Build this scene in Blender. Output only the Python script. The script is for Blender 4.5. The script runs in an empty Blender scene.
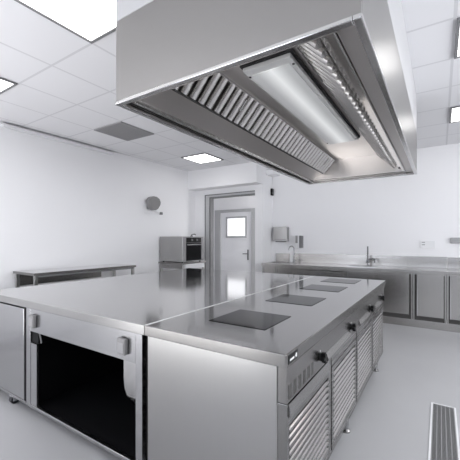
import bpy, bmesh, math, random
from mathutils import Vector, Matrix
random.seed(7)
S = bpy.context.scene
C = S.collection
PI = math.pi

# ------------------------------------------------------------------ materials
def mat(name, col=(.8, .8, .8), rough=.5, metal=0., brushed=None, emit=0., ecol=None, ior=1.5, spec=.5, noise=0., coat=0.):
    m = bpy.data.materials.new(name); m.use_nodes = True
    nt = m.node_tree; b = nt.nodes['Principled BSDF']
    b.inputs['Base Color'].default_value = (*col, 1)
    b.inputs['Roughness'].default_value = rough
    b.inputs['Metallic'].default_value = metal
    b.inputs['IOR'].default_value = ior
    b.inputs['Specular IOR Level'].default_value = spec
    b.inputs['Coat Weight'].default_value = coat
    if emit:
        b.inputs['Emission Color'].default_value = (*(ecol or col), 1)
        b.inputs['Emission Strength'].default_value = emit
    tc = nt.nodes.new('ShaderNodeTexCoord')
    if brushed:
        mp = nt.nodes.new('ShaderNodeMapping'); mp.inputs['Scale'].default_value = brushed
        nz = nt.nodes.new('ShaderNodeTexNoise'); nz.inputs['Scale'].default_value = 1.; nz.inputs['Detail'].default_value = 3
        nt.links.new(tc.outputs['Object'], mp.inputs['Vector']); nt.links.new(mp.outputs[0], nz.inputs['Vector'])
        r = nt.nodes.new('ShaderNodeMapRange')
        r.inputs['To Min'].default_value = max(.02, rough - .01); r.inputs['To Max'].default_value = rough + .015
        nt.links.new(nz.outputs['Fac'], r.inputs['Value']); nt.links.new(r.outputs[0], b.inputs['Roughness'])
        mx = nt.nodes.new('ShaderNodeMapRange')
        mx.inputs['To Min'].default_value = .985; mx.inputs['To Max'].default_value = 1.015
        nt.links.new(nz.outputs['Fac'], mx.inputs['Value'])
        vm = nt.nodes.new('ShaderNodeVectorMath'); vm.operation = 'SCALE'; vm.inputs[0].default_value = col
        nt.links.new(mx.outputs[0], vm.inputs['Scale']); nt.links.new(vm.outputs[0], b.inputs['Base Color'])
    elif noise:
        nz = nt.nodes.new('ShaderNodeTexNoise'); nz.inputs['Scale'].default_value = 2.2; nz.inputs['Detail'].default_value = 6
        nt.links.new(tc.outputs['Object'], nz.inputs['Vector'])
        mx = nt.nodes.new('ShaderNodeMapRange')
        mx.inputs['To Min'].default_value = 1 - noise; mx.inputs['To Max'].default_value = 1 + noise
        nt.links.new(nz.outputs['Fac'], mx.inputs['Value'])
        vm = nt.nodes.new('ShaderNodeVectorMath'); vm.operation = 'SCALE'; vm.inputs[0].default_value = col
        nt.links.new(mx.outputs[0], vm.inputs['Scale']); nt.links.new(vm.outputs[0], b.inputs['Base Color'])
    return m

M = dict(
    wall=mat('wall_paint', (.87, .865, .88), .55, noise=.012),
    wallg=mat('wall_darkened_grey', (.22, .22, .23), .6, noise=.012),  # unseen walls painted darker to shade what the steel reflects
    floor=mat('floor_resin', (.45, .45, .46), .34, noise=.05),
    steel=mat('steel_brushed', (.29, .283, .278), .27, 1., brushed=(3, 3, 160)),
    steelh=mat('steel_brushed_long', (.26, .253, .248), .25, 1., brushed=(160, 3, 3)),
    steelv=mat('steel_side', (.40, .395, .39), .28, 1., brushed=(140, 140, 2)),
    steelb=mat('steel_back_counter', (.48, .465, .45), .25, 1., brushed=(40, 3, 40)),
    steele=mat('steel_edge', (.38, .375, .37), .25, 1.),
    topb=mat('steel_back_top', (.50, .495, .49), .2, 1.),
    jamb=mat('jamb_grey', (.50, .50, .51), .4),
    louv=mat('steel_louvre', (.50, .485, .475), .2, 1.),
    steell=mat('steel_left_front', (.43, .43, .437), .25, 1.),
    boxg=mat('box_grey', (.36, .36, .365), .45),
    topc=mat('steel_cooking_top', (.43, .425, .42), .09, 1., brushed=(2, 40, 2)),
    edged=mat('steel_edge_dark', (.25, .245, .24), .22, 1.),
    boxl=mat('lamp_housing_grey', (.62, .62, .62), .4),
    midgrey2=mat('fitting_grey', (.24, .235, .235), .5),
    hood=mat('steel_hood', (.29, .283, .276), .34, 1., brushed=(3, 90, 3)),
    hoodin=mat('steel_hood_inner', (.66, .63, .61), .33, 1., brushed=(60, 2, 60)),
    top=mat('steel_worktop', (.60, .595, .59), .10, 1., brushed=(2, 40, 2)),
    polished=mat('steel_polished', (.55, .545, .54), .16, 1.),
    baffle=mat('steel_baffle', (.52, .505, .49), .20, 1.),
    mirror=mat('steel_mirror', (.50, .485, .47), .07, 1.),
    chrome=mat('chrome', (.33, .33, .335), .15, 1.),
    dark=mat('dark_gap', (.012, .012, .013), .6),
    slot=mat('dark_slot', (.05, .048, .046), .5),
    black=mat('black_plastic', (.008, .008, .009), .4, spec=.2),
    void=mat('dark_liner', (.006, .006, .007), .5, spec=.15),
    glass=mat('black_glass', (.006, .006, .007), .05, ior=1.33, spec=.32),
    grey=mat('grey_plastic', (.30, .295, .30), .45),
    midgrey=mat('mid_grey_plastic', (.17, .17, .175), .45),
    white=mat('white_plastic', (.80, .80, .81), .4),
    clad=mat('cladding_white', (.46, .46, .47), .3),
    doorp=mat('door_paint', (.85, .85, .87), .45),
    frame=mat('door_frame_grey', (.42, .42, .43), .45),
    alu=mat('aluminium', (.62, .62, .63), .35, 1.),
    lightframe=mat('light_frame', (.20, .20, .205), .5),
    panel=mat('light_panel', (1, 1, 1), .5, emit=3.2, ecol=(1, .99, .985)),
    pane=mat('bright_pane', (.9, .9, .92), .2, emit=.68, ecol=(.97, .98, 1)),
    mark=mat('white_mark', (.8, .8, .8), .5),
    vent=mat('vent_grey', (.30, .295, .30), .6),
    rubber=mat('rubber', (.03, .03, .035), .6),
)

def ceiling_mat():
    m = bpy.data.materials.new('ceiling_tiles'); m.use_nodes = True
    nt = m.node_tree; N = nt.nodes; L = nt.links; b = N['Principled BSDF']; b.inputs['Roughness'].default_value = .7
    g = N.new('ShaderNodeNewGeometry'); sp = N.new('ShaderNodeSeparateXYZ'); L.new(g.outputs['Position'], sp.inputs[0])
    def math_(op, a, bb=None):
        n = N.new('ShaderNodeMath'); n.operation = op
        for i, v in enumerate((a, bb)):
            if v is None: continue
            if isinstance(v, (int, float)): n.inputs[i].default_value = v
            else: L.new(v, n.inputs[i])
        return n.outputs[0]
    def line(ch, off, per, hw):
        t = math_('SUBTRACT', ch, off); t = math_('DIVIDE', t, per); t = math_('ADD', t, 100.5)
        t = math_('FRACT', t); t = math_('SUBTRACT', t, .5); t = math_('ABSOLUTE', t)
        return math_('LESS_THAN', t, hw / per)
    lx = line(sp.outputs['X'], .09, .607, .011); ly = line(sp.outputs['Y'], 1.56, .614, .011)
    f = math_('MAXIMUM', lx, ly)
    nz = N.new('ShaderNodeTexNoise'); nz.inputs['Scale'].default_value = 60; L.new(g.outputs['Position'], nz.inputs['Vector'])
    mx = N.new('ShaderNodeMix'); mx.data_type = 'RGBA'
    mx.inputs['A'].default_value = (.80, .795, .815, 1); mx.inputs['B'].default_value = (.66, .655, .675, 1)
    L.new(f, mx.inputs['Factor']); L.new(mx.outputs['Result'], b.inputs['Base Color'])
    bp = N.new('ShaderNodeBump'); bp.inputs['Strength'].default_value = .05; L.new(nz.outputs['Fac'], bp.inputs['Height']); L.new(bp.outputs[0], b.inputs['Normal'])
    return m
M['ceil'] = ceiling_mat()

def glowmat():     # hood lamp: soft tube glow behind an opal cover, glow varies across the cover's own width
    m = bpy.data.materials.new('hood_lamp_cover'); m.use_nodes = True
    nt = m.node_tree; N = nt.nodes; L = nt.links; b = N['Principled BSDF']
    b.inputs['Base Color'].default_value = (.62, .63, .63, 1); b.inputs['Roughness'].default_value = .25
    tc = N.new('ShaderNodeTexCoord'); sp = N.new('ShaderNodeSeparateXYZ'); L.new(tc.outputs['Generated'], sp.inputs[0])
    r = N.new('ShaderNodeValToRGB'); e = r.color_ramp.elements
    e[0].position = .15; e[0].color = (.10, .10, .10, 1); e[1].position = .52; e[1].color = (.62, .63, .63, 1)
    x = e.new(.85); x.color = (.12, .12, .12, 1)
    L.new(sp.outputs['X'], r.inputs[0]); L.new(r.outputs[0], b.inputs['Emission Color']); b.inputs['Emission Strength'].default_value = .6
    return m
M['lamp'] = glowmat()

# ------------------------------------------------------------------ mesh helpers
class MB:
    def __init__(self): self.bm = bmesh.new()
    def box(self, x0, x1, y0, y1, z0, z1, rot=None, piv=None):
        vs = [Vector((x, y, z)) for x in (x0, x1) for y in (y0, y1) for z in (z0, z1)]
        if rot is not None:
            p = Vector(piv) if piv else Vector(((x0+x1)/2, (y0+y1)/2, (z0+z1)/2))
            vs = [p + rot @ (v - p) for v in vs]
        v = [self.bm.verts.new(c) for c in vs]
        for f in ((0, 1, 3, 2), (4, 6, 7, 5), (0, 4, 5, 1), (2, 3, 7, 6), (0, 2, 6, 4), (1, 5, 7, 3)):
            self.bm.faces.new([v[i] for i in f])
        return self
    def prism(self, pts, axis, a0, a1):        # pts 2-D, extruded along axis
        def mk(p, a):
            return {'x': (a, p[0], p[1]), 'y': (p[0], a, p[1]), 'z': (p[0], p[1], a)}[axis]
        A = [self.bm.verts.new(mk(p, a0)) for p in pts]; B = [self.bm.verts.new(mk(p, a1)) for p in pts]
        self.bm.faces.new(A); self.bm.faces.new(B[::-1])
        n = len(pts)
        for i in range(n):
            self.bm.faces.new([A[i], B[i], B[(i+1) % n], A[(i+1) % n]])
        return self
    def lathe(self, prof, c, axis='z', seg=24):   # prof: (radius, along)
        rings = []
        for r, a in prof:
            ring = []
            for k in range(seg):
                t = 2*PI*k/seg; u, w = r*math.cos(t), r*math.sin(t)
                p = {'z': (u, w, a), 'x': (a, u, w), 'y': (u, a, w)}[axis]
                ring.append(self.bm.verts.new((c[0]+p[0], c[1]+p[1], c[2]+p[2])))
            rings.append(ring)
        for i in range(len(rings)-1):
            for k in range(seg):
                self.bm.faces.new([rings[i][k], rings[i][(k+1) % seg], rings[i+1][(k+1) % seg], rings[i+1][k]])
        self.bm.faces.new(rings[0][::-1]); self.bm.faces.new(rings[-1])
        return self
    def tube(self, pts, r, seg=12):
        pts = [Vector(p) for p in pts]; rings = []
        for i, p in enumerate(pts):
            d = (pts[min(i+1, len(pts)-1)] - pts[max(i-1, 0)]).normalized()
            u = d.orthogonal().normalized() if i == 0 else (u - d*u.dot(d)).normalized()
            w = d.cross(u)
            rings.append([self.bm.verts.new(p + r*(math.cos(2*PI*k/seg)*u + math.sin(2*PI*k/seg)*w)) for k in range(seg)])
        for i in range(len(rings)-1):
            for k in range(seg):
                self.bm.faces.new([rings[i][k], rings[i][(k+1) % seg], rings[i+1][(k+1) % seg], rings[i+1][k]])
        self.bm.faces.new(rings[0][::-1]); self.bm.faces.new(rings[-1])
        return self
    def frame(self, plane, a0, a1, b0, b1, w, d0, d1):   # rectangular ring in 'xy','xz','yz'
        def bx(p, q, r, s):
            if plane == 'xy': self.box(p, q, r, s, d0, d1)
            if plane == 'xz': self.box(p, q, d0, d1, r, s)
            if plane == 'yz': self.box(d0, d1, p, q, r, s)
        bx(a0, a0+w, b0, b1); bx(a1-w, a1, b0, b1); bx(a0+w, a1-w, b0, b0+w); bx(a0+w, a1-w, b1-w, b1)
        return self
    def build(self, name, m, parent=None, bevel=0., smooth=False, label=None, edge=None):
        bmesh.ops.recalc_face_normals(self.bm, faces=self.bm.faces[:])
        off = Vector((0, 0, 0)); p = parent
        while p is not None: off += p.location; p = p.parent
        if off.length: bmesh.ops.translate(self.bm, verts=self.bm.verts[:], vec=-off)
        if smooth:
            for f in self.bm.faces: f.smooth = True
            for e in self.bm.edges:
                if len(e.link_faces) == 2 and e.calc_face_angle(0) > .6: e.smooth = False
        me = bpy.data.meshes.new(name); self.bm.to_mesh(me); self.bm.free()
        me.materials.append(M[m] if isinstance(m, str) else m)
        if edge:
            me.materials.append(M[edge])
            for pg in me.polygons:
                if abs(pg.normal.z) < .5: pg.material_index = 1  # upright faces take their own darker steel: shade put into the colour
        o = bpy.data.objects.new(name, me); C.objects.link(o)
        if parent is not None: o.parent = parent
        if bevel:
            b = o.modifiers.new('Bevel', 'BEVEL'); b.width = bevel; b.segments = 2; b.limit_method = 'ANGLE'
        if label: o['label'] = label
        return o

def thing(name, label, cat, loc=(0, 0, 0), group=None):
    o = bpy.data.objects.new(name, None); C.objects.link(o); o.location = loc; o.empty_display_size = .1
    o['label'] = label; o['category'] = cat
    if group: o['group'] = group
    return o
def tag(o, label, cat, group=None):
    o['label'] = label; o['category'] = cat
    if group: o['group'] = group
    return o
def struct(o):
    o['kind'] = 'structure'; return o

# ------------------------------------------------------------------ room
OPYW = 6.0
LW, RW, BW, RE, CZ = -4.9, 3.2, 6.45, -3.0, 2.95
struct(MB().box(LW-.6, RW+.2, RE-.2, 8.2, -.12, 0).build('floor', 'floor'))
struct(MB().box(LW-.6, RW+.2, RE-.2, BW+.1, CZ, CZ+.1).build('ceiling', 'ceil'))
struct(MB().box(LW-.15, LW, RE-.2, OPYW, 0, CZ).build('wall_left', 'wall'))
WY0, WY1 = .3, 4.6
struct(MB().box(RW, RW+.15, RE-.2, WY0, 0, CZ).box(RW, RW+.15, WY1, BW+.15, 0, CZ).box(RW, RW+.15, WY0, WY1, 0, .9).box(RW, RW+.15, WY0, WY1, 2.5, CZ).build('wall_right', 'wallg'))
w3 = bpy.data.objects.new('window_3', None); C.objects.link(w3); w3.location = (RW, WY0, .9); w3['kind'] = 'structure'  # unseen window added to light the far end from the side
MB().frame('yz', WY0, WY1, .9, 2.5, .06, RW+.04, RW+.1).box(RW+.04, RW+.1, 1.7, 1.76, .96, 2.44).box(RW+.04, RW+.1, 3.15, 3.21, .96, 2.44).build('window_frame', 'white', w3)
MB().box(RW+.075, RW+.085, WY0+.06, WY1-.06, .96, 2.44).build('pane', mat('side_window_fill', (.9, .93, 1), .1, emit=3, ecol=(.94, .97, 1)), w3)
OPX0, OPX1, OPZ, OPY = -4.605, -3.28, 2.405, 6.0
PX = -3.09                                            # right face of pillar and bulkhead
struct(MB().box(PX, RW, BW, BW+.15, 0, CZ).build('wall_back', 'wall'))
bk = MB()
bk.box(LW-.15, OPX0, OPY, OPY+.14, 0, CZ)             # strip left of the opening
bk.box(OPX0, OPX1, OPY, OPY+.14, OPZ, CZ)             # over the opening
struct(bk.build('wall_back_recess', 'wall'))
struct(MB().box(OPX1, PX, OPY, BW+.15, 0, 2.55).build('trim_1', 'wall'))                      # pillar
struct(MB().box(LW, PX, 5.72, OPY, 2.53, CZ).box(OPX1, PX, OPY, BW+.15, 2.55, CZ).build('trim_2', 'wall'))  # bulkhead
# rear wall with two windows (behind the camera, seen only in reflections)
rw = MB()
WX = [(-4.2, -1.6), (-.9, 1.7)]
rw.box(LW-.15, RW, RE-.15, RE, 0, .95).box(LW-.15, RW, RE-.15, RE, 2.45, CZ)
xs = [LW-.15] + [v for w in WX for v in w] + [RW]
for i in range(0, len(xs), 2): rw.box(xs[i], xs[i+1], RE-.15, RE, .95, 2.45)
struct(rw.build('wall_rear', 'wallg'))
for i, (a, b) in enumerate(WX):
    w = thing('window_%d' % (i+1), 'white framed window in the rear wall', 'window', (a, RE, .95)); del w['label']; del w['category']; struct(w)
    MB().frame('xz', a, b, .95, 2.45, .06, RE-.1, RE-.04).box((a+b)/2-.03, (a+b)/2+.03, RE-.1, RE-.04, 1.01, 2.39).build('window_frame', 'white', w)
    MB().box(a+.06, b-.06, RE-.085, RE-.075, 1.01, 2.39).build('pane', mat('window_daylight', (.9, .93, 1), .1, emit=.55, ecol=(.93, .96, 1)), w)
# corridor beyond the opening
CY = 7.0
struct(MB().box(-5.6, -4.88, CY, CY+.12, 0, 2.75).box(-3.90, -2.9, CY, CY+.12, 0, 2.75).box(-4.88, -3.90, CY, CY+.12, 2.09, 2.75).build('wall_corridor', 'wall'))
struct(MB().box(-5.6, -5.5, OPY+.14, CY, 0, 2.75).build('wall_corridor_left', 'wall'))
struct(MB().box(-3.0, -2.9, BW+.15, CY, 0, 2.75).build('wall_corridor_right', 'wall'))
struct(MB().box(-5.6, -2.9, OPY+.14, CY+.12, 2.75, 2.85).build('ceiling_corridor', 'wall'))
# sliding door frame of the opening
t = thing('trim_3', '', '', (OPX0, OPY, 0)); del t['label']; del t['category']; struct(t)
jf = MB().box(OPX0+.02, OPX0+.12, OPY-.012, OPY+.13, 0, OPZ-.05)
jf.box(OPX0+.02, OPX1, OPY-.012, OPY+.13, OPZ-.05, OPZ-.012).build('frame_rail', 'jamb', t)
MB().box(OPX0, OPX0+.02, OPY-.02, OPY+.1, 0, OPZ).box(OPX0+.12, OPX0+.15, OPY+.0, OPY+.13, 0, OPZ-.05)\
    .box(OPX0, OPX1, OPY-.02, OPY+.1, OPZ-.012, OPZ+.008).box(OPX0+.15, OPX1, OPY, OPY+.13, OPZ-.075, OPZ-.05).build('track', 'midgrey', t)
# inner door
d = thing('door_1', '', '', (-4.86, CY, 0)); del d['label']; del d['category']; struct(d)
MB().box(-5.04, -4.86, CY-.03, CY+.1, 0, 2.15).box(-3.92, -3.80, CY-.03, CY+.1, 0, 2.15).box(-4.86, -3.92, CY-.03, CY+.1, 2.075, 2.15).build('door_frame', 'frame', d, .004)
lf = MB(); a0, a1, b0, b1 = -4.66, -4.09, 1.45, 1.935
lf.box(-4.86, a0, CY, CY+.04, .01, 2.075).box(a1, -3.92, CY, CY+.04, .01, 2.075).box(a0, a1, CY, CY+.04, .01, b0).box(a0, a1, CY, CY+.04, b1, 2.075)
leaf = lf.build('door_leaf', 'doorp', d)
MB().frame('xz', a0-.03, a1+.03, b0-.03, b1+.03, .045, CY-.012, CY+.02).build('window_frame', 'frame', leaf)
MB().box(a0, a1, CY+.012, CY+.022, b0, b1).build('pane', 'pane', leaf)
h = MB().box(-4.045, -4.005, CY-.012, CY, .86, 1.12).build('handle_plate', 'midgrey', leaf, .003)
MB().tube([(-4.025, CY-.01, 1.02), (-4.025, CY-.055, 1.02), (-4.15, CY-.055, 1.015)], .011).build('door_handle', 'midgrey', leaf, smooth=True)

# ------------------------------------------------------------------ ceiling fittings
def cell(kx, ky):
    return .09 - .607*kx, .09 - .607*(kx-1), 1.56 + .614*ky, 1.56 + .614*(ky+1)
def ceiling_light(kx, ky, label):
    x0, x1, y0, y1 = cell(kx, ky)
    t = thing('ceiling_light', label, 'ceiling light', ((x0+x1)/2, (y0+y1)/2, CZ-.02), 'square ceiling light panels')
    MB().frame('xy', x0+.012, x1-.012, y0+.012, y1-.012, .022, CZ-.016, CZ+.002).build('frame', 'lightframe', t)
    MB().box(x0+.034, x1-.034, y0+.034, y1-.034, CZ-.009, CZ-.001).build('diffuser', 'panel', t)
ceiling_light(4, -1, 'large square ceiling light at the top left beside the extractor hood')
ceiling_light(7, -1, 'square ceiling light cut off by the left edge, above the left wall')
ceiling_light(7, 5, 'square ceiling light near the bulkhead above the doorway')
ceiling_light(0, 2, 'square ceiling light at the right edge, nearer the top of the photo')
ceiling_light(0, 5, 'square ceiling light at the right edge, nearer the back wall')
for kx, ky in ((1, -5), (5, -5), (-3, 2), (-3, -3)):  # extra unseen panels, added for more light
    ceiling_light(kx, ky, 'unseen square ceiling light panel added behind or beside the camera')
x0, x1, y0, y1 = cell(7, 2)
t = thing('ceiling_vent', 'grey square perforated air vent set in the ceiling left of the hood', 'vent', ((x0+x1)/2, (y0+y1)/2, CZ-.02))
MB().frame('xy', x0+.008, x1-.008, y0+.008, y1-.008, .025, CZ-.014, CZ+.002).build('frame', 'vent', t)
g = MB()
n = 22
for i in range(n):
    a = x0+.033 + (x1-x0-.066)*i/n; g.box(a, a+.016, y0+.033, y1-.033, CZ-.011, CZ-.004)
    a = y0+.033 + (y1-y0-.066)*i/n; g.box(x0+.033, x1-.033, a, a+.016, CZ-.010, CZ-.003)
g.build('grille', 'vent', t)
MB().box(x0+.033, x1-.033, y0+.033, y1-.033, CZ-.002, CZ-.0005).build('backing', 'slot', t)
t = thing('cable_trunking', 'thin white trunking along the top of the left wall', 'trunking', (LW, 2.8, CZ-.05))
MB().box(LW, LW+.055, 1.93, 3.66, CZ-.075, CZ-.03).build('channel', 'white', t, .003)
MB().box(LW, LW+.045, 1.93, 3.66, CZ-.03, CZ-.026).build('seam', 'vent', t)

# ------------------------------------------------------------------ extractor hood
HX0, HX1, HY0, HY1, HZ0, HZ1 = -1.441, -.213, 1.10, 4.07, 2.10, 2.53
hood = thing('extractor_hood', 'large stainless steel extractor hood hanging from the ceiling above the cooking island', 'extractor hood', (-.83, 2.6, HZ0))
sh = MB(); th = .018
sh.box(HX0, HX1, HY0, HY0+th, HZ0, HZ1).box(HX0, HX1, HY1-th, HY1, HZ0, HZ1)
sh.box(HX0, HX0+th, HY0+th, HY1-th, HZ0, HZ1).box(HX1-th, HX1, HY0+th, HY1-th, HZ0, HZ1)
sh.box(HX0+th, HX1-th, HY0+th, HY1-th, HZ1-.02, HZ1)
sh.build('shell', 'hood', hood, .004)
MB().box(HX0, HX1, HY0, HY1, HZ1+.001, CZ).build('ceiling_cladding', 'clad', hood, .003)
# rolled rim and gutter
MB().frame('xy', HX0-.004, HX1+.004, HY0-.004, HY1+.004, .03, HZ0-.012, HZ0+.006).build('rim', 'polished', hood, .004)
gu = MB()
gu.box(HX0+.026, HX0+.085, HY0+.026, HY1-.026, HZ0+.014, HZ0+.018)
gu.box(HX1-.095, HX1-.026, HY0+.026, HY1-.026, HZ0+.014, HZ0+.018)
gu.box(HX0+.085, HX1-.085, HY1-.07, HY1-.026, HZ0+.014, HZ0+.018)
gu.box(HX0+.085, HX1-.085, HY0+.026, HY0+.07, HZ0+.014, HZ0+.018)
gu.build('gutter', 'hoodin', hood)
MB().box(HX0+.085, HX0+.094, HY0+.05, HY1-.05, HZ0-.004, HZ0+.02).box(HX1-.104, HX1-.098, HY0+.05, HY1-.05, HZ0+.002, HZ0+.018).build('gutter_lip', 'polished', hood, .002)
MB().box(HX0+.034, HX0+.046, HY0+.06, HY1-.06, HZ0+.0115, HZ0+.014).build('gutter_groove', 'dark', hood)
FY0, FY1 = HY0+.07, HY1-.10
for s in (-1, 1):                                     # s=-1 left, 1 right; lower inclined plates, filters
    cx = -.83
    # plate low edge at the gutter, filter low edge, filter top edge
    (xo, zo), (xl, zl), (xt, zt) = ((-1.358, HZ0+.016), (-1.215, 2.19), (-1.075, 2.35)) if s < 0 else ((-.313, HZ0+.012), (-.393, 2.165), (-.575, 2.35))
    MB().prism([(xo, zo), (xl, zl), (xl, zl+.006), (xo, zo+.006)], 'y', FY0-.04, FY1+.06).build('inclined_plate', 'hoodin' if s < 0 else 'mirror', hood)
    # filter bank: baffles running up the slope
    u = Vector((xt-xl, 0, zt-zl)); Ln = u.length; u.normalize()
    nrm = Vector((-s*u.z, 0, s*u.x)) if False else Vector((u.z*-s, 0, -abs(u.x)))
    nf = 6
    wf = (FY1-FY0)/nf
    for k in range(nf):
        ya, yb = FY0+k*wf, FY0+(k+1)*wf
        f = MB(); nb = 6; pb = (yb-ya-.01)/nb
        for j in range(nb):
            yc = ya+.005+(j+.5)*pb
            # rounded bar cross-section (y, n) swept along slope
            pr = [(-.34*pb, .0), (-.33*pb, .012), (-.24*pb, .026), (-.08*pb, .034), (.08*pb, .034), (.24*pb, .026), (.33*pb, .012), (.34*pb, .0)]
            A = []; B = []
            for (q, nn) in pr:
                base = Vector((xl, yc+q, zl)) + nrm*(nn-.002)
                A.append(f.bm.verts.new(base + u*.012)); B.append(f.bm.verts.new(base + u*(Ln-.006)))
            f.bm.faces.new(A); f.bm.faces.new(B[::-1])
            for i in range(len(pr)): f.bm.faces.new([A[i], B[i], B[(i+1) % len(pr)], A[(i+1) % len(pr)]])
        fo = f.build('baffle_filter', 'baffle', hood, smooth=True)
        # dark backing and side rails
        bb = MB(); P0 = Vector((xl, 0, zl)) - nrm*.012; P1 = Vector((xt, 0, zt)) - nrm*.012
        bb.prism([(P0.x, P0.z), (P1.x, P1.z), (P1.x-nrm.x*.004, P1.z-nrm.z*.004), (P0.x-nrm.x*.004, P0.z-nrm.z*.004)], 'y', ya, yb)
        bb.build('backing', 'slot', fo)
        if k in (1, 3, 5):
            hb = MB(); c0 = Vector((xl, 0, zl)) + u*Ln*.45 + nrm*.024
            hb.tube([c0+Vector((0, ya+.20, 0)), c0+nrm*.018+Vector((0, ya+.20, 0)), c0+nrm*.018+u*.08+Vector((0, ya+.20, 0)), c0+u*.08+Vector((0, ya+.20, 0))], .004, 8)
            hb.build('handle', 'polished', fo, smooth=True)
# low lip of filter banks, dark drip slot
for s in (-1, 1):
    xl, zl = (-1.215, 2.19) if s < 0 else (-.393, 2.165)
    if s < 0: MB().box(xl-.006, xl+.006, FY0, FY1, zl-.003, zl+.006).build('filter_rail', 'slot', hood)
# near and far end closing plates inside
MB().box(HX0+.1, HX1-.1, FY1, FY1+.01, HZ0+.02, HZ1-.03).build('end_plate', 'hoodin', hood)
MB().box(HX0+.1, HX1-.1, FY0-.012, FY0-.002, HZ0+.02, HZ1-.03).build('end_plate', 'hoodin', hood)
# central plenum between the filters
pl = MB()
pl.box(-1.075, -.575, FY0, FY1, 2.352, 2.37)
pl.box(-.985, -.60, FY0, FY1, 2.338, 2.352)
pl.build('plenum', 'hoodin', hood)
MB().box(-1.082, -1.072, FY0, FY1, 2.335, 2.352).box(-.578, -.568, FY0, FY1, 2.338, 2.352).build('plenum_rail', 'polished', hood)
lamp = MB().box(-.915, -.635, 1.53, 3.16, 2.300, 2.322).build('lamp_housing', 'boxl', hood, .003)
MB().box(-.925, -.622, 1.515, 3.17, 2.322, 2.338).build('lamp_gap', 'dark', lamp)
MB().box(-.890, -.660, 1.585, 3.14, 2.295, 2.300).build('lamp_cover', 'lamp', lamp)
for (px, py) in ((-.905, 1.60), (-.645, 1.60), (-.905, 3.1), (-.645, 3.1)): MB().lathe([(.007, 2.296), (.007, 2.301)], (px, py, 0), seg=10).build('screw', 'slot', lamp)
MB().lathe([(.018, 2.14), (.018, 2.165), (.010, 2.17), (.010, 2.2)], (-.36, FY1-.06, 0), seg=14).build('drain_valve', 'black', hood, smooth=True)

# ------------------------------------------------------------------ cooking island (right block)
IX0, IX1, IY0, IY1 = -1.371, -.530, 1.235, 4.12
TZ = .90
MB_top = MB().box(IX0, IX1, IY0, IY1, TZ-.058, TZ)
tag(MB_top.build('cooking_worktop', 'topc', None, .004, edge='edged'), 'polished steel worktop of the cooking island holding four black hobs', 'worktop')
MB().box(IX0, IX0+.011, IY0+.004, IY1-.004, TZ+.0002, TZ+.003).build('edge_highlight', mat('painted_edge_highlight', (.85, .85, .85), .4, .6), bpy.data.objects['cooking_worktop'], .001)  # bright strip added to imitate the highlight along the worktop joint
hl = ['nearest square black glass induction hob, the darkest of the four',
      'second black glass induction hob from the near corner of the island',
      'third black glass induction hob from the near corner of the island',
      'farthest black glass induction hob, next to the back end of the island']
for (yc, lb) in zip((1.69, 2.42, 3.145, 3.79), hl):
    o = thing('induction_hob', lb, 'hob', (-.95, yc, TZ), 'induction hobs in the island worktop')
    MB().box(-1.135, -.768, yc-.178, yc+.178, TZ+.0002, TZ+.0025).build('glass_plate', 'glass', o, .0008)

CP = -.5305
FX = -.545                                            # front plane of the louvred doors
def knob(parent, y, z):
    KX = CP
    k = MB().lathe([(.021, 0), (.021, .006), (.013, .010), (.013, .022)], (KX, y, z), axis='x', seg=20).build('control_knob', 'black', parent, smooth=True)
    g = MB()
    for i in range(2):
        a = i*PI/2 + .2
        g.box(KX+.010, KX+.032, y-.028, y+.028, z-.0085, z+.0085, Matrix.Rotation(a, 3, 'X'), (KX+.014, y, z))
    g.build('grip', 'black', k, .003)
    MB().box(KX+.0025, KX+.0035, y-.002, y+.002, z+.026, z+.036).build('mark', 'mark', k)
def louvred_door(parent, y0, y1, z0, z1, dark_jamb):
    d = MB().frame('yz', y0, y1, z0, z1, .035, FX-.02, FX+.004).build('louvred_door', 'steel', parent, .002)
    s = MB(); n = 12; a0, a1 = z0+.037, z1-.037; p = (a1-a0)/n
    for i in range(n):
        z = a0 + p*i
        s_add(s, y0+.036, y1-.036, z, p)
    s.build('louvre', 'louv', d)
    MB().box(FX-.026, FX-.018, y0+.02, y1-.02, z0+.02, z1-.02).build('backing', 'slot', d)
    return d
def s_add(s, y0, y1, z, p):
    pts = [(-.014, .56*p), (-.004, .53*p), (.003, .42*p), (.006, .25*p), (.005, .08*p), (.001, .0*p), (-.006, .0*p), (-.014, .10*p)]
    A = [s.bm.verts.new((FX+q, y0, z+w)) for q, w in pts]; B = [s.bm.verts.new((FX+q, y1, z+w)) for q, w in pts]
    s.bm.faces.new(A); s.bm.faces.new(B[::-1]); n = len(pts)
    for i in range(n): s.bm.faces.new([A[i], B[i], B[(i+1) % n], A[(i+1) % n]])
def handle_lip(parent, y0, y1, zt, zb):
    MB().prism([(CP-.012, zt), (CP+.0005, zt), (CP+.014, zb+.014), (CP+.014, zb+.003), (CP+.006, zb), (CP-.012, zb)], 'y', y0, y1).build('handle_lip', 'steele', parent)
def foot(parent, x, y):
    f = MB().lathe([(.020, .02), (.020, .095)], (x, y, 0), seg=18).build('foot', 'chrome', parent, smooth=True)
    MB().lathe([(.030, 0), (.030, .010), (.020, .022)], (x, y, 0), seg=18).build('foot_base', 'steel', f, smooth=True)

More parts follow.
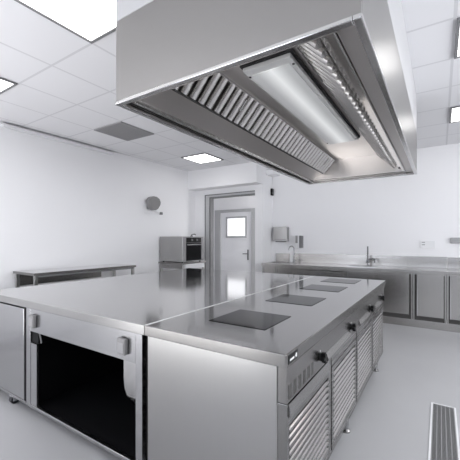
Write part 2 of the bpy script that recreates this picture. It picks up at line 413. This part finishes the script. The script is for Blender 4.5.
def island_unit(y0, y1, label, first):
    t = thing('louvred_cabinet', label, 'cabinet', (FX, y0, 0), 'louvred cabinets of the cooking island')
    ym = (y0+y1)/2
    MB().box(IX0+.025, FX-.03, y0+.012, y1-.002, .092, TZ-.060).build('carcass', 'steel', t)
    MB().box(FX-.028, CP, y0+.003, y1-.002, .690, TZ-.0585).build('control_panel', 'steelh', t, .002)
    MB().box(FX-.028, FX+.004, y0+.002, y1-.002, .096, .114).build('bottom_rail', 'steel', t, .002)
    for (a, b) in ((y0+.022 if first else y0+.012, ym-.02), (ym+.018, y1-.012)):
        louvred_door(t, a, b, .116, .612, True)
        MB().box(FX-.028, FX+.003, a, b, .616, .688).build('drawer_front', 'steel', t, .002)
    MB().box(FX-.028, FX+.003, ym-.014, ym-.005, .114, .688).box(FX-.028, FX-.005, ym+.0, ym+.012, .114, .688).build('mullion', 'steelv', t)
    if first:
        knob(t, 1.68, .757); knob(t, 2.39, .753)
        handle_lip(t, 1.262, 1.83, .683, .632); handle_lip(t, 1.79, 2.345, .745, .700)
        pl = MB().box(CP+.0006, CP+.0022, 1.258, 1.362, .852, .888).build('logo_plate', 'black', t, label='small black plate with a white logo')
        lg = MB()
        lg.box(CP+.0023, CP+.0030, 1.272, 1.318, .863, .872)          # line of small lettering
        lg.box(CP+.0023, CP+.0030, 1.336, 1.350, .861, .879).box(CP+.0023, CP+.0030, 1.329, 1.336, .868, .873)
        lg.build('lettering', 'mark', pl)
        v = MB()
        for i in range(6): v.box(CP-.001, CP+.0006, 1.262+i*.058, 1.262+i*.058+.030, .705, .765)
        v.build('vent_slot', 'slot', t, label='row of dark upright vent slots')
        MB().box(IX0+.012, FX-.031, IY0+.012, IY0+.028, .075, TZ-.059).build('side_panel', 'steelv', t, .002)
        MB().box(FX-.030, CP, IY0+.010, IY0+.026, .075, .688).build('corner_post', 'edged', t, .002)
        ys = (1.40, 2.39)
    else:
        knob(t, 3.13, .752); knob(t, 3.80, .745)
        handle_lip(t, 2.66, 3.08, .745, .700); handle_lip(t, 3.36, 3.74, .745, .700)
        ys = (3.66,)
    for y in ys:
        foot(t, FX-.020, y); foot(t, IX0+.1, y)
island_unit(1.242, 2.622, 'near louvred steel cabinet of the island, with black logo plate and vent slots', True)
island_unit(2.624, 4.012, 'far louvred steel cabinet of the island, toward the back wall', False)

# ------------------------------------------------------------------ serving block (left)
LX0, LX1 = -3.50, -1.3735
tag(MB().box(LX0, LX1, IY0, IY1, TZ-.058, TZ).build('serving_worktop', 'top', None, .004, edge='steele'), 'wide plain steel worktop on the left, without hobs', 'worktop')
SY = 1.25
# left unit with plain door
t = thing('door_cabinet', 'steel cabinet with a plain flat door at the far left of the block', 'cabinet', (-3.1, SY, 0))
MB().box(-3.46, -2.752, SY+.03, 4.08, .072, TZ-.060).build('carcass', 'steel', t)
MB().box(-3.46, -2.775, SY, SY+.024, .097, TZ-.076).build('door', 'steell', t, .003)
MB().box(-3.46, -2.735, SY+.024, SY+.03, .09, TZ-.060).build('door_gap', 'dark', t)
MB().box(-3.46, -2.752, SY+.002, SY+.03, .070, .093).build('bottom_rail', 'steell', t, .002)
def caster(parent, x, y):
    c = MB().box(x-.034, x+.034, y-.030, y+.030, .066, .072)
    c.box(x-.036, x-.027, y-.022, y+.026, .03, .068).box(x+.027, x+.036, y-.022, y+.026, .03, .068)
    o = c.build('caster', 'alu', parent, .002)
    MB().lathe([(.026, -.022), (.035, -.017), (.035, .017), (.026, .022)], (x, y, .035), axis='x', seg=24).build('wheel', 'rubber', o, smooth=True)
caster(t, -3.0, SY+.03); caster(t, -3.38, SY+.035); caster(t, -3.38, 3.9); caster(t, -2.85, 3.9)
# open unit
t = thing('open_cabinet', 'steel cabinet with a dark open bay below two grey switches', 'cabinet', (-2.1, SY, 0))
a0, a1 = -2.735, -1.408
for (p0, p1) in ((a0, -2.672), (-1.462, a1)): MB().box(p0, p1, SY, SY+.03, .070, TZ-.060).build('post', 'steell', t, .002)
MB().box(-2.672, -1.462, SY, SY+.02, .663, TZ-.060).build('apron', 'steell', t, .002)
MB().box(-2.672, -1.462, SY, SY+.03, .070, .093).build('bottom_rail', 'steell', t, .002)
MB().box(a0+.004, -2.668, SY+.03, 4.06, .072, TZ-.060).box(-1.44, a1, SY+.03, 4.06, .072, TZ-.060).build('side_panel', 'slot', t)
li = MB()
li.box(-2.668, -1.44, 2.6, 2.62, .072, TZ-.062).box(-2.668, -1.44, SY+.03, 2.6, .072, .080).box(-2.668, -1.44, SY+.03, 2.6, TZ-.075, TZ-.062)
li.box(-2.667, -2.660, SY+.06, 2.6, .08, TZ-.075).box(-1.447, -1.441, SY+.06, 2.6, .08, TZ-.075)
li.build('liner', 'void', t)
MB().box(-2.671, -2.580, SY+.003, SY+.020, .094, .572).build('flange', 'steell', t)
sb = MB().box(-2.670, -2.575, SY+.012, SY+.10, .575, .662).build('junction_box', 'void', t, .004)
MB().tube([(-2.575, SY+.02, .66), (-2.56, SY+.02, .635), (-2.545, SY+.02, .60), (-2.545, SY+.02, .585)], .006, 8).build('cable', 'midgrey', sb, smooth=True)
# steel panel right of the bay, curved to imitate a reflection fading to dark
cp = MB(); prof = [(SY+.024, .662), (SY+.024, .55), (SY+.030, .49), (SY+.05, .43), (SY+.10, .36), (SY+.19, .29), (SY+.33, .23), (SY+.5, .19), (SY+.5, .186), (SY+.33, .225), (SY+.19, .284), (SY+.095, .354), (SY+.045, .424), (SY+.026, .485), (SY+.020, .55), (SY+.020, .662)]
cp.prism(prof, 'x', -1.590, -1.462).build('fade_panel', 'polished', t, smooth=True)
for (xa, lab) in ((-2.640, None), (-1.592, None)):
    sw = MB().prism([(xa, .705), (xa+.066, .700), (xa+.070, .795), (xa, .800)], 'y', SY-.028, SY-.001).build('switch', 'midgrey2', t, .006)
    MB().box(xa+.008, xa+.060, SY-.032, SY-.028, .715, .775).build('switch_cover', 'grey', sw, .003)
caster(t, -2.6, SY+.2); caster(t, -1.55, SY+.2); caster(t, -2.6, 3.9); caster(t, -1.55, 3.9)

# ------------------------------------------------------------------ side table on the left wall
def steel_table(name, label, x0, x1, y0, y1, z, top_th, leg, apron):
    t = thing(name, label, 'table', ((x0+x1)/2, (y0+y1)/2, 0))
    MB().box(x0, x1, y0, y1, z-top_th, z).build('tabletop', 'top', t, .003, edge='steelh')
    for (x, y) in ((x0+.02, y0+.02), (x1-.02-leg, y0+.02), (x0+.02, y1-.02-leg), (x1-.02-leg, y1-.02-leg)):
        MB().box(x, x+leg, y, y+leg, 0, z-top_th).build('leg', 'steelv', t, .003)
    return t
TX0, TX1 = LW+.02, -4.31
t = steel_table('side_table', 'low narrow steel table against the left wall behind the serving block', TX0, TX1, 2.06, 3.70, .945, .035, .04, True)
MB().box(TX0+.03, TX0+.045, 2.12, 3.40, .74, .908).build('apron', 'steelh', t)
MB().box(TX1-.055, TX1-.02, 2.10, 3.66, .885, .909).build('rail', 'midgrey', t)
MB().box(TX0+.02, TX1-.02, 2.08, 3.68, .16, .185).build('shelf', 'steelh', t)

# ------------------------------------------------------------------ oven and its stand
t = steel_table('oven_stand', 'small steel stand in the left back corner carrying the oven', LW+.02, -4.20, 4.77, 5.50, .915, .03, .04, True)
MB().box(LW+.03, -4.24, 4.80, 4.815, .79, .884).build('apron', 'steel', t)
MB().box(-4.235, -4.212, 4.86, 5.44, .79, .884).build('drawer', 'white', t, .003, label='white drawer front')
MB().box(LW+.03, -4.24, 4.82, 5.48, .18, .2).build('shelf', 'steelh', t)
t = thing('oven', 'compact steel oven with a black glass door, in the left back corner', 'oven', (-4.5, 5.1, .915))
MB().box(LW+.03, -4.245, 4.80, 5.47, .930, 1.435).build('body', 'steelv', t, .004)
MB().box(-4.245, -4.238, 4.805, 5.465, .935, 1.430).build('front_frame', 'grey', t, .002)
dr = MB().box(-4.238, -4.222, 4.90, 5.37, .950, 1.305).build('door', 'glass', t, .003)
MB().tube([(-4.222, 4.92, 1.27), (-4.185, 4.92, 1.27), (-4.185, 5.35, 1.27), (-4.222, 5.35, 1.27)], .011, 10).build('handle', 'grey', dr, smooth=True)
cpn = MB().box(-4.238, -4.228, 4.90, 5.37, 1.312, 1.412).build('control_panel', 'black', t, .002)
MB().lathe([(.022, 0), (.020, .02)], (-4.228, 5.06, 1.365), axis='x', seg=18).lathe([(.022, 0), (.020, .02)], (-4.228, 5.22, 1.365), axis='x', seg=18).build('dial', 'midgrey', cpn, smooth=True)
for x in (LW+.08, -4.30):
    for y in (4.86, 5.41): MB().lathe([(.02, .9152), (.02, .931)], (x, y, 0), seg=12).build('foot', 'black', t)
MB().tube([(-4.3, 5.14, 1.435), (-4.3, 5.14, 1.47), (-4.3, 5.22, 1.485), (-4.3, 5.27, 1.475)], .013, 10).lathe([(.028, 1.435), (.024, 1.455)], (-4.3, 5.14, 0), seg=14).build('steam_outlet', 'midgrey', t, smooth=True)

# ------------------------------------------------------------------ fitting on the left wall
t = thing('wall_fitting', 'grey shield-shaped fitting with a small nozzle, mounted high on the left wall', 'wall fitting', (LW, 4.66, 2.0))
sil = [(4.395, 2.145), (4.45, 2.205), (4.525, 2.235), (4.61, 2.23), (4.68, 2.195), (4.716, 2.13), (4.70, 2.07), (4.645, 1.995), (4.585, 1.962), (4.525, 1.962), (4.475, 1.985), (4.43, 2.06)]
MB().prism(sil, 'x', LW+.05, LW+.15).build('shell', 'midgrey2', t, .008)
MB().box(LW, LW+.06, 4.47, 4.63, 1.98, 2.18).build('bracket', 'midgrey', t, .004)
nz = MB().tube([(LW+.10, 4.62, 1.97), (LW+.11, 4.66, 1.925), (LW+.115, 4.71, 1.91)], .014, 10).build('nozzle', 'white', t, smooth=True)
MB().box(LW+.10, LW+.135, 4.715, 4.785, 1.882, 1.935).build('nozzle_head', 'midgrey', nz, .008)

# ------------------------------------------------------------------ back counter
BX0, BX1, BY = -3.02, 2.2, 5.79
ct = thing('back_counter', 'long steel worktop with splashback along the back wall', 'worktop', (-.5, 6.1, .85))
sk = [(-2.92, -2.42, 5.95, 6.19), (-1.355, -.945, 5.93, 6.19)]     # two sink bowls
tp = MB(); z0, z1 = .852, TZ
xs = sorted([BX0, BX1] + [v for s in sk for v in s[:2]])
tp.box(xs[0], xs[1], BY, BW-.005, z0, z1)
tp.box(xs[2], xs[3], BY, BW-.005, z0, z1); tp.box(xs[4], xs[5], BY, BW-.005, z0, z1)
for (a, b, c, e) in sk: tp.box(a, b, BY, c, z0, z1).box(a, b, e, BW-.005, z0, z1)
tp.build('counter_top', 'topb', ct, .003, edge='steelb')
for (a, b, c, e), slab in zip(sk, ('small steel wash basin set in the counter beside the pillar', 'steel sink bowl set in the counter below the upright mixer tap')):
    sink = thing('sink', slab, 'sink', ((a+b)/2, (c+e)/2, TZ))
    bwl = MB(); zz = .70
    bwl.box(a, b, c, e, zz, zz+.006).box(a-.004, a, c, e, zz, z0).box(b, b+.004, c, e, zz, z0).box(a, b, c-.004, c, zz, z0).box(a, b, e, e+.004, zz, z0)
    bwl.build('bowl', 'polished', sink)
    MB().frame('xy', a-.02, b+.02, c-.02, e+.02, .02, TZ, TZ+.004).build('rim', 'polished', sink)
MB().box(-2.60, .10, BW-.022, BW-.002, TZ+.0005, 1.085).build('splashback', 'steelb', ct, .002)
MB().box(.103, BX1, BW-.020, BW-.002, TZ+.0005, 1.078).build('splashback', 'steelb', ct, .002)
MB().box(-3.0, -2.68, BW-.022, BW-.002, TZ+.0005, 1.075).build('splashback', 'steelb', ct, .002)
struct(MB().box(BX0+.01, BX1, BY+.03, BY+.05, 0, .100).build('baseboard_back', 'steelb'))

grp = 'steel base cabinets under the back counter'
def base_unit(x0, x1, fronts, label, name='base_cabinet'):
    t = thing(name, label, 'cabinet', ((x0+x1)/2, BY, .1), grp)
    MB().box(x0+.002, x1-.002, BY+.036, BW-.03, .101, .690).box(x0+.002, x0+.02, BY+.036, BW-.03, .690, .850).box(x1-.02, x1-.002, BY+.036, BW-.03, .690, .850).build('carcass', 'steelb', t)
    MB().frame('xz', x0+.002, x1-.002, .101, .850, .022, BY+.012, BY+.035).build('face_frame', 'steelb', t)
    MB().box(x0+.022, x1-.022, BY+.026, BY+.034, .12, .83).build('shadow_gap', 'slot', t)
    for (kind, a, b, c, e) in fronts:
        d = MB().box(a, b, BY+.006, BY+.024, c, e).build('door' if kind == 'd' else 'drawer', 'steelb', t, .003)
        if kind == 'd':
            MB().box(a, a+.018, BY-.004, BY+.006, c, e).build('handle_edge', 'polished', d, .002)
        else:
            MB().prism([(BY+.006, e), (BY-.012, e-.006), (BY-.012, e-.022), (BY+.006, e-.028)], 'x', a, b).build('handle_edge', 'polished', d)
base_unit(-3.01, -2.39, [('d', -2.985, -2.705, .19, .835), ('d', -2.695, -2.415, .19, .835)], 'base cabinet under the wash basin beside the pillar')
base_unit(-2.388, -1.392, [('r', -2.36, -1.42, .655, .828), ('r', -2.36, -1.42, .42, .64), ('r', -2.36, -1.42, .19, .41)], 'base cabinet with wide drawers between the two taps')
base_unit(-1.39, -.90, [('d', -1.365, -.925, .19, .835)], 'base cabinet below the taller tap, mostly behind the island')
base_unit(-.898, -.36, [('d', -.875, -.41, .19, .838)], 'base cabinet door just right of the far island corner')
base_unit(-.358, .082, [('d', -.305, .048, .185, .84)], 'base cabinet below the wall socket')
base_unit(.084, .55, [('d', .122, .52, .185, .845)], 'base cabinet cut off by the right edge of the photo')

def faucet(x, y, zt, label, kind):
    t = thing('faucet', label, 'tap', (x, y, TZ))
    MB().lathe([(.024, TZ+.0005), (.024, TZ+.012), (.016, TZ+.02), (.016, TZ+.07)], (x, y, 0), seg=18).build('base', 'chrome', t, smooth=True)
    if kind == 0:      # swan neck turning to the left and forward
        pts = [(x, y, TZ+.06), (x, y, zt-.10)]
        for i in range(9):
            a = PI*i/8; pts.append((x-.05+.05*math.cos(a)-.0, y-.02*i/8, zt-.06+.06*math.sin(a)))
        pts.append((x-.10, y-.022, zt-.095))
        MB().tube(pts, .011, 12).build('spout', 'chrome', t, smooth=True)
        MB().tube([(x+.01, y, TZ+.04), (x+.06, y-.02, TZ+.055)], .008, 10).build('lever', 'chrome', t, smooth=True)
    else:
        MB().tube([(x, y, TZ+.06), (x, y, zt)], .013, 12).build('riser', 'midgrey', t, smooth=True)
        MB().tube([(x, y, TZ+.10), (x+.09, y-.04, TZ+.13), (x+.12, y-.05, TZ+.125), (x+.125, y-.052, TZ+.06)], .012, 12).build('spout', 'midgrey', t, smooth=True)
        MB().box(x-.028, x+.028, y-.03, y+.03, TZ+.055, TZ+.115).build('mixer_body', 'chrome', t, .008)
faucet(-2.52, 6.27, 1.24, 'slim swan-neck chrome tap on the back counter near the pillar', 0)
faucet(-1.10, 6.27, 1.25, 'upright steel mixer tap standing on the middle of the back counter', 1)

# wall things over the back counter
t = thing('paper_towel_dispenser', 'square steel paper towel dispenser on the back wall beside the pillar', 'dispenser', (-2.87, BW, 1.3))
MB().box(-3.03, -2.70, BW-.11, BW, 1.335, 1.645).build('case', 'steelv', t, .008)
MB().box(-2.98, -2.75, BW-.08, BW-.03, 1.322, 1.336).build('slot', 'dark', t)
MB().box(-2.99, -2.74, BW-.113, BW-.110, 1.36, 1.385).build('lid_edge', 'grey', t)
t = thing('soap_dispenser', 'white and grey soap dispenser on the back wall above the counter', 'dispenser', (-2.45, BW, 1.17))
MB().box(-2.535, -2.375, BW-.10, BW, 1.19, 1.465).build('body', 'white', t, .012)
MB().box(-2.515, -2.468, BW-.106, BW-.099, 1.30, 1.455).build('window', 'grey', t, .002)
MB().box(-2.435, -2.374, BW-.112, BW-.02, 1.20, 1.455).build('lever', 'midgrey', t, .008)
t = thing('wall_socket', 'white double wall socket with two dark slots above the back counter', 'socket', (-.18, BW, 1.23))
MB().box(-.285, -.070, BW-.014, BW, 1.225, 1.355).build('plate', 'white', t, .003)
for z in (1.325, 1.285): MB().box(-.262, -.215, BW-.016, BW-.0135, z-.007, z+.007).build('slot', 'grey', t)
t = thing('control_box', 'long flat grey box on the back wall at the right edge', 'box', (.3, BW, 1.32))
MB().box(.145, .50, BW-.045, BW, 1.315, 1.405).build('case', 'boxg', t, .004)
MB().box(.15, .495, BW-.047, BW-.044, 1.355, 1.360).build('seam', 'grey', t)
t = thing('door_sensor', 'small black sensor high on the side of the white pillar', 'sensor', (PX, 6.38, 2.33))
MB().box(PX, PX+.04, 6.345, 6.43, 2.335, 2.485).build('case', 'black', t, .006)
MB().box(PX+.04, PX+.046, 6.36, 6.41, 2.36, 2.40).build('lens', 'midgrey', t)

# ------------------------------------------------------------------ floor drain
t = thing('floor_drain', 'long slotted steel drain grate set in the floor on the right', 'drain', (.02, 2.4, 0))
dx0, dx1, dy0, dy1 = -.062, .108, 1.5, 3.20
MB().frame('xy', dx0, dx1, dy0, dy1, .012, .0005, .004).build('frame', mat('drain_frame', (.82, .82, .83), .4), t)
MB().box(dx0+.012, dx1-.012, dy0+.012, dy1-.012, .0003, .0008).build('channel', 'slot', t)
g = MB(); w = (dx1-dx0-.024)
for i in range(6):
    a = dx0+.012 + (w-.006)*i/5; g.box(a, a+.006, dy0+.012, dy1-.012, .0008, .0036)
n = 120
for i in range(n):
    a = dy0+.014 + (dy1-dy0-.03)*i/n; g.box(dx0+.014, dx1-.014, a, a+.0065, .0008, .0032)
g.build('grate', mat('grate_steel', (.32, .32, .32), .35, .7), t)

# ------------------------------------------------------------------ lights
def area(name, loc, rot, sx, sy, e, col=(1, 1, 1)):
    l = bpy.data.lights.new(name, 'AREA'); l.shape = 'RECTANGLE'; l.size = sx; l.size_y = sy; l.energy = e; l.color = col
    o = bpy.data.objects.new(name, l); C.objects.link(o); o.location = loc; o.rotation_euler = rot
    return o
for (a, b) in WX:
    area('window_daylight', ((a+b)/2, RE+.05, 1.7), (PI/2, 0, 0), b-a-.1, 1.4, 9, (.74, .85, 1))
area('bounce_fill', (-3.0, -1.9, .3), (PI-.15, 0, 0), 2.4, 1.8, 122)  # unseen fill added behind the camera, aimed up to brighten the ceiling
area('side_window_fill', (RW-.03, (WY0+WY1)/2, 1.7), (PI/2, 0, PI/2), WY1-WY0-.1, 1.5, 74, (.96, .975, 1))  # fill light of the added side window
area('corridor_fill', (-3.03, 6.79, 1.5), (PI/2, 0, PI/2), .3, 1.8, 11)  # unseen fill added inside the corridor to brighten its door wall
w = bpy.data.worlds.new('World'); S.world = w; w.use_nodes = True
w.node_tree.nodes['Background'].inputs[0].default_value = (.9, .93, 1, 1); w.node_tree.nodes['Background'].inputs[1].default_value = .6

# ------------------------------------------------------------------ camera
cam = bpy.data.cameras.new('Camera'); co = bpy.data.objects.new('Camera', cam); C.objects.link(co)
cam.sensor_width = 36; cam.lens = 322/460*36; cam.shift_y = 9.5/460; cam.clip_start = .05
co.location = (0, 0, 1.375); co.rotation_euler = (PI/2, 0, math.atan(210/322))
S.camera = co
S.view_settings.view_transform = 'Standard'; S.view_settings.look = 'None'; S.view_settings.exposure = 0.32; S.view_settings.gamma = 1.
